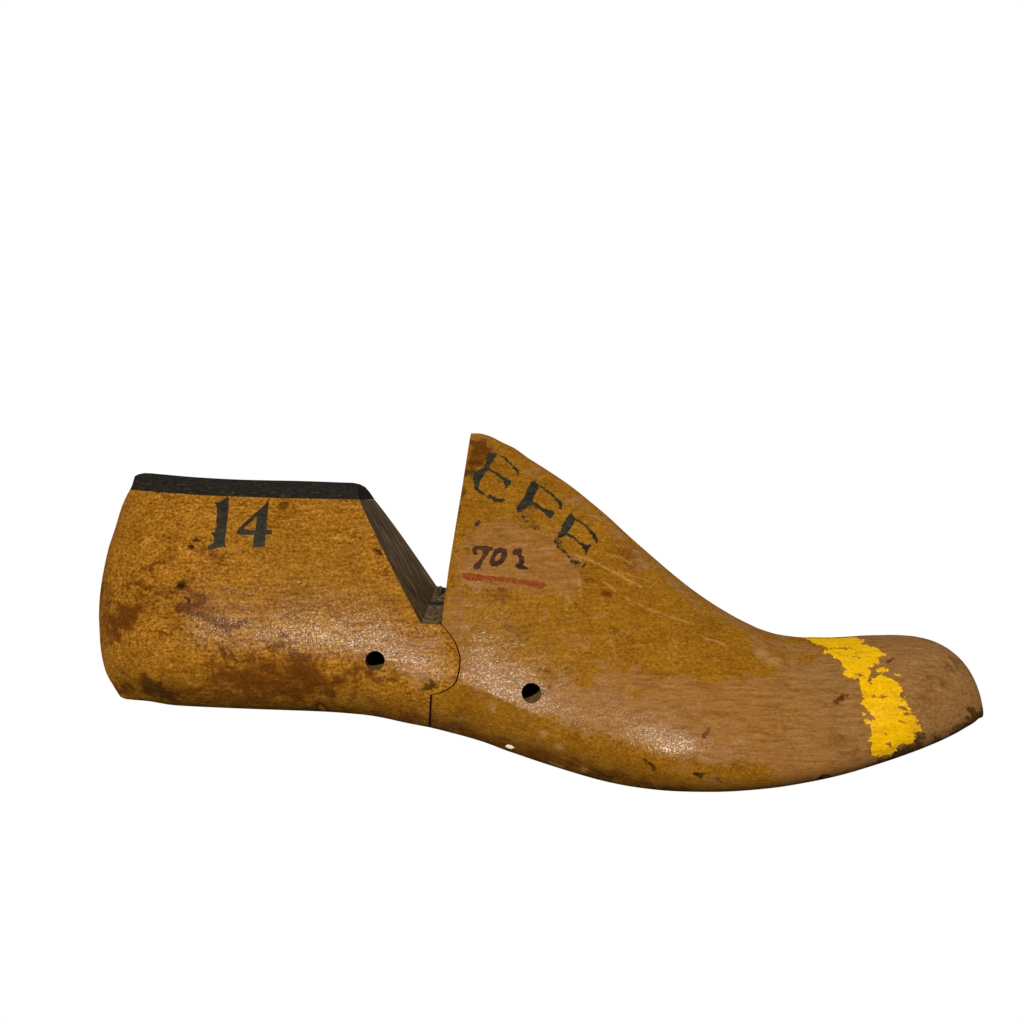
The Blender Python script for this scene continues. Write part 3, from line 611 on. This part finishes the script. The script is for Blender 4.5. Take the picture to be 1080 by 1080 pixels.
E2 = [D([(185,158),(215,153),(260,195),(232,260),(207,320),(190,365),(150,400),(100,442),(60,458),(35,440),(40,410),(90,340),(110,310),(140,250)]),
      D([(256,190),(320,228),(382,275),(432,320),(472,362),(482,400),(466,432),(450,410),(428,355),(380,306),(320,254),(262,212)]),
      D([(190,338),(260,382),(330,428),(400,438),(414,455),(375,524),(338,502),(278,442),(200,388),(165,380)]),
      D([(38,462),(100,470),(180,510),(255,560),(280,610),(230,640),(185,618),(125,570),(90,510)])]
E3 = [D([(533,475),(560,458),(608,510),(582,560),(545,622),(520,662),(470,702),(433,692),(440,650),(500,550)]),
      D([(600,516),(660,540),(722,596),(782,648),(808,700),(828,745),(798,758),(768,692),(728,634),(678,580),(608,537)]),
      D([(515,636),(580,678),(640,728),(682,755),(752,757),(757,775),(710,848),(688,828),(657,772),(598,722),(540,682),(478,665)]),
      D([(398,700),(440,692),(475,720),(484,780),(542,850),(602,890),(668,930),(655,968),(610,983),(558,942),(518,872),(438,812),(392,750)]),
      D([(648,972),(700,928),(712,945),(680,978)])]
smudge = Z(480,540,9,[(175,120),(205,75),(250,62),(242,85),(248,120),(210,150)])
painted('width_letters', E1 + E2 + E3 + [smudge], fore_me, INK_E, fore, wob=0.5, fades=[.14,.0,.05,.16,.06, 0,.05,.22,.95, .08,0,0,.78,.1, .75], label='faded black letters EEE sloping down the instep')
N = lambda s: Z(480,540,9,s)
seven = N([(165,340),(210,318),(300,322),(358,332),(355,362),(328,372),(292,430),(252,490),(240,530),(205,550),(172,525),(185,495),(228,460),(258,402),(270,368),(215,352),(202,372),(218,400),(180,412),(160,375)])
zero = N([(335,440),(368,358),(430,332),(492,358),(498,410),(462,482),(400,518),(338,518),(322,480)])
zero_in = N([(405,400),(440,388),(432,435),(392,468),(372,455)])
two = N([(538,388),(560,348),(620,342),(642,370),(624,402),(655,430),(664,480),(645,502),(702,535),(690,552),(600,542),(562,510),(602,480),(608,440),(588,410),(550,412)])
painted('stock_number', [seven, zero, two], fore_me, PURPLE, fore, holes=[zero_in], fades=[.08,.2,.25], wob=0.25, label='dark purple stamped number 702')
painted('red_line', [N([(72,583),(130,576),(300,603),(480,618),(700,648),(845,668),(872,690),(830,738),(740,714),(640,684),(480,668),(300,654),(150,658),(78,638)])], fore_me, RED, fore, fades=[.24], blur=0.9, wob=0.5, label='short red crayon line')
Y = lambda s: Z(820,640,4.5,s)
band = Y([(105,143),(150,147),(250,147),(340,140),(378,140),(405,163),(395,178),(440,185),(490,205),(514,235),(470,245),(482,262),(447,285),(428,292),(455,305),(475,295),(522,293),(522,306),(475,312),(492,320),(540,345),(580,365),(592,400),(580,425),(610,460),(640,502),(600,505),(650,515),(657,540),(677,560),(678,590),(650,600),(640,640),(600,650),(570,655),(560,690),(542,705),(500,700),(480,712),(452,706),(445,680),(438,630),(450,610),(440,580),(445,562),(408,545),(415,530),(450,535),(460,545),(445,500),(425,492),(398,450),(410,410),(385,365),(390,345),(330,337),(315,315),(325,300),(305,285),(300,260),(270,245),(260,230),(213,222),(222,203),(270,210),(225,192),(200,185),(150,158)])
dots = [Y([(562,315),(578,322),(572,330),(560,324)]), Y([(400,500),(425,503),(418,515),(402,512)]), Y([(600,420),(610,422),(606,430)])]
chips = [Y(s) for s in ([(432,292),(470,300),(490,322),(455,340),(440,372),(425,350),(440,318)], [(440,418),(470,425),(460,435)], [(485,418),(520,428),(505,440),(485,432)], [(560,455),(610,480),(630,497),(590,488)], [(570,540),(610,548),(590,556)], [(595,505),(640,508),(630,518),(598,514)], [(500,600),(530,605),(515,612)], [(230,195),(300,196),(400,200),(330,204)], [(270,232),(400,238),(480,236),(400,242)], [(345,318),(420,328),(405,335)], [(520,640),(540,650),(530,670)])]
painted('yellow_paint_band', [band] + dots, fore_me, YELLOW, fore, holes=chips, blur=0.9, lift=0.00012, wob=1.0, label='chipped bright yellow band painted across the toe')
chip = [(533,786.4),(536,784.6),(540,785.6),(543,788.2),(540,789.4),(535.5,788.6)]
WHITE = paint_material('white paint fleck', (0.62, 0.58, 0.52), (0.7, 0.67, 0.6), 0.2)
painted('white_fleck', [chip], fore_me, WHITE, fore, lift=0.0002)

hz = near_z(452, 668)
box_px('slot_shade_strip', [(451, 634.4), (471, 634.4), (471, 638.0), (449, 638.0)], 0.030, 0.043, BLACK, heel)  # black strip stands in for the shade inside the hinge slot
box_px('hinge_pin', [(461, 621), (464, 617.5), (466.5, 618.5), (463.5, 634)], 0.016, 0.028, STEEL, heel)
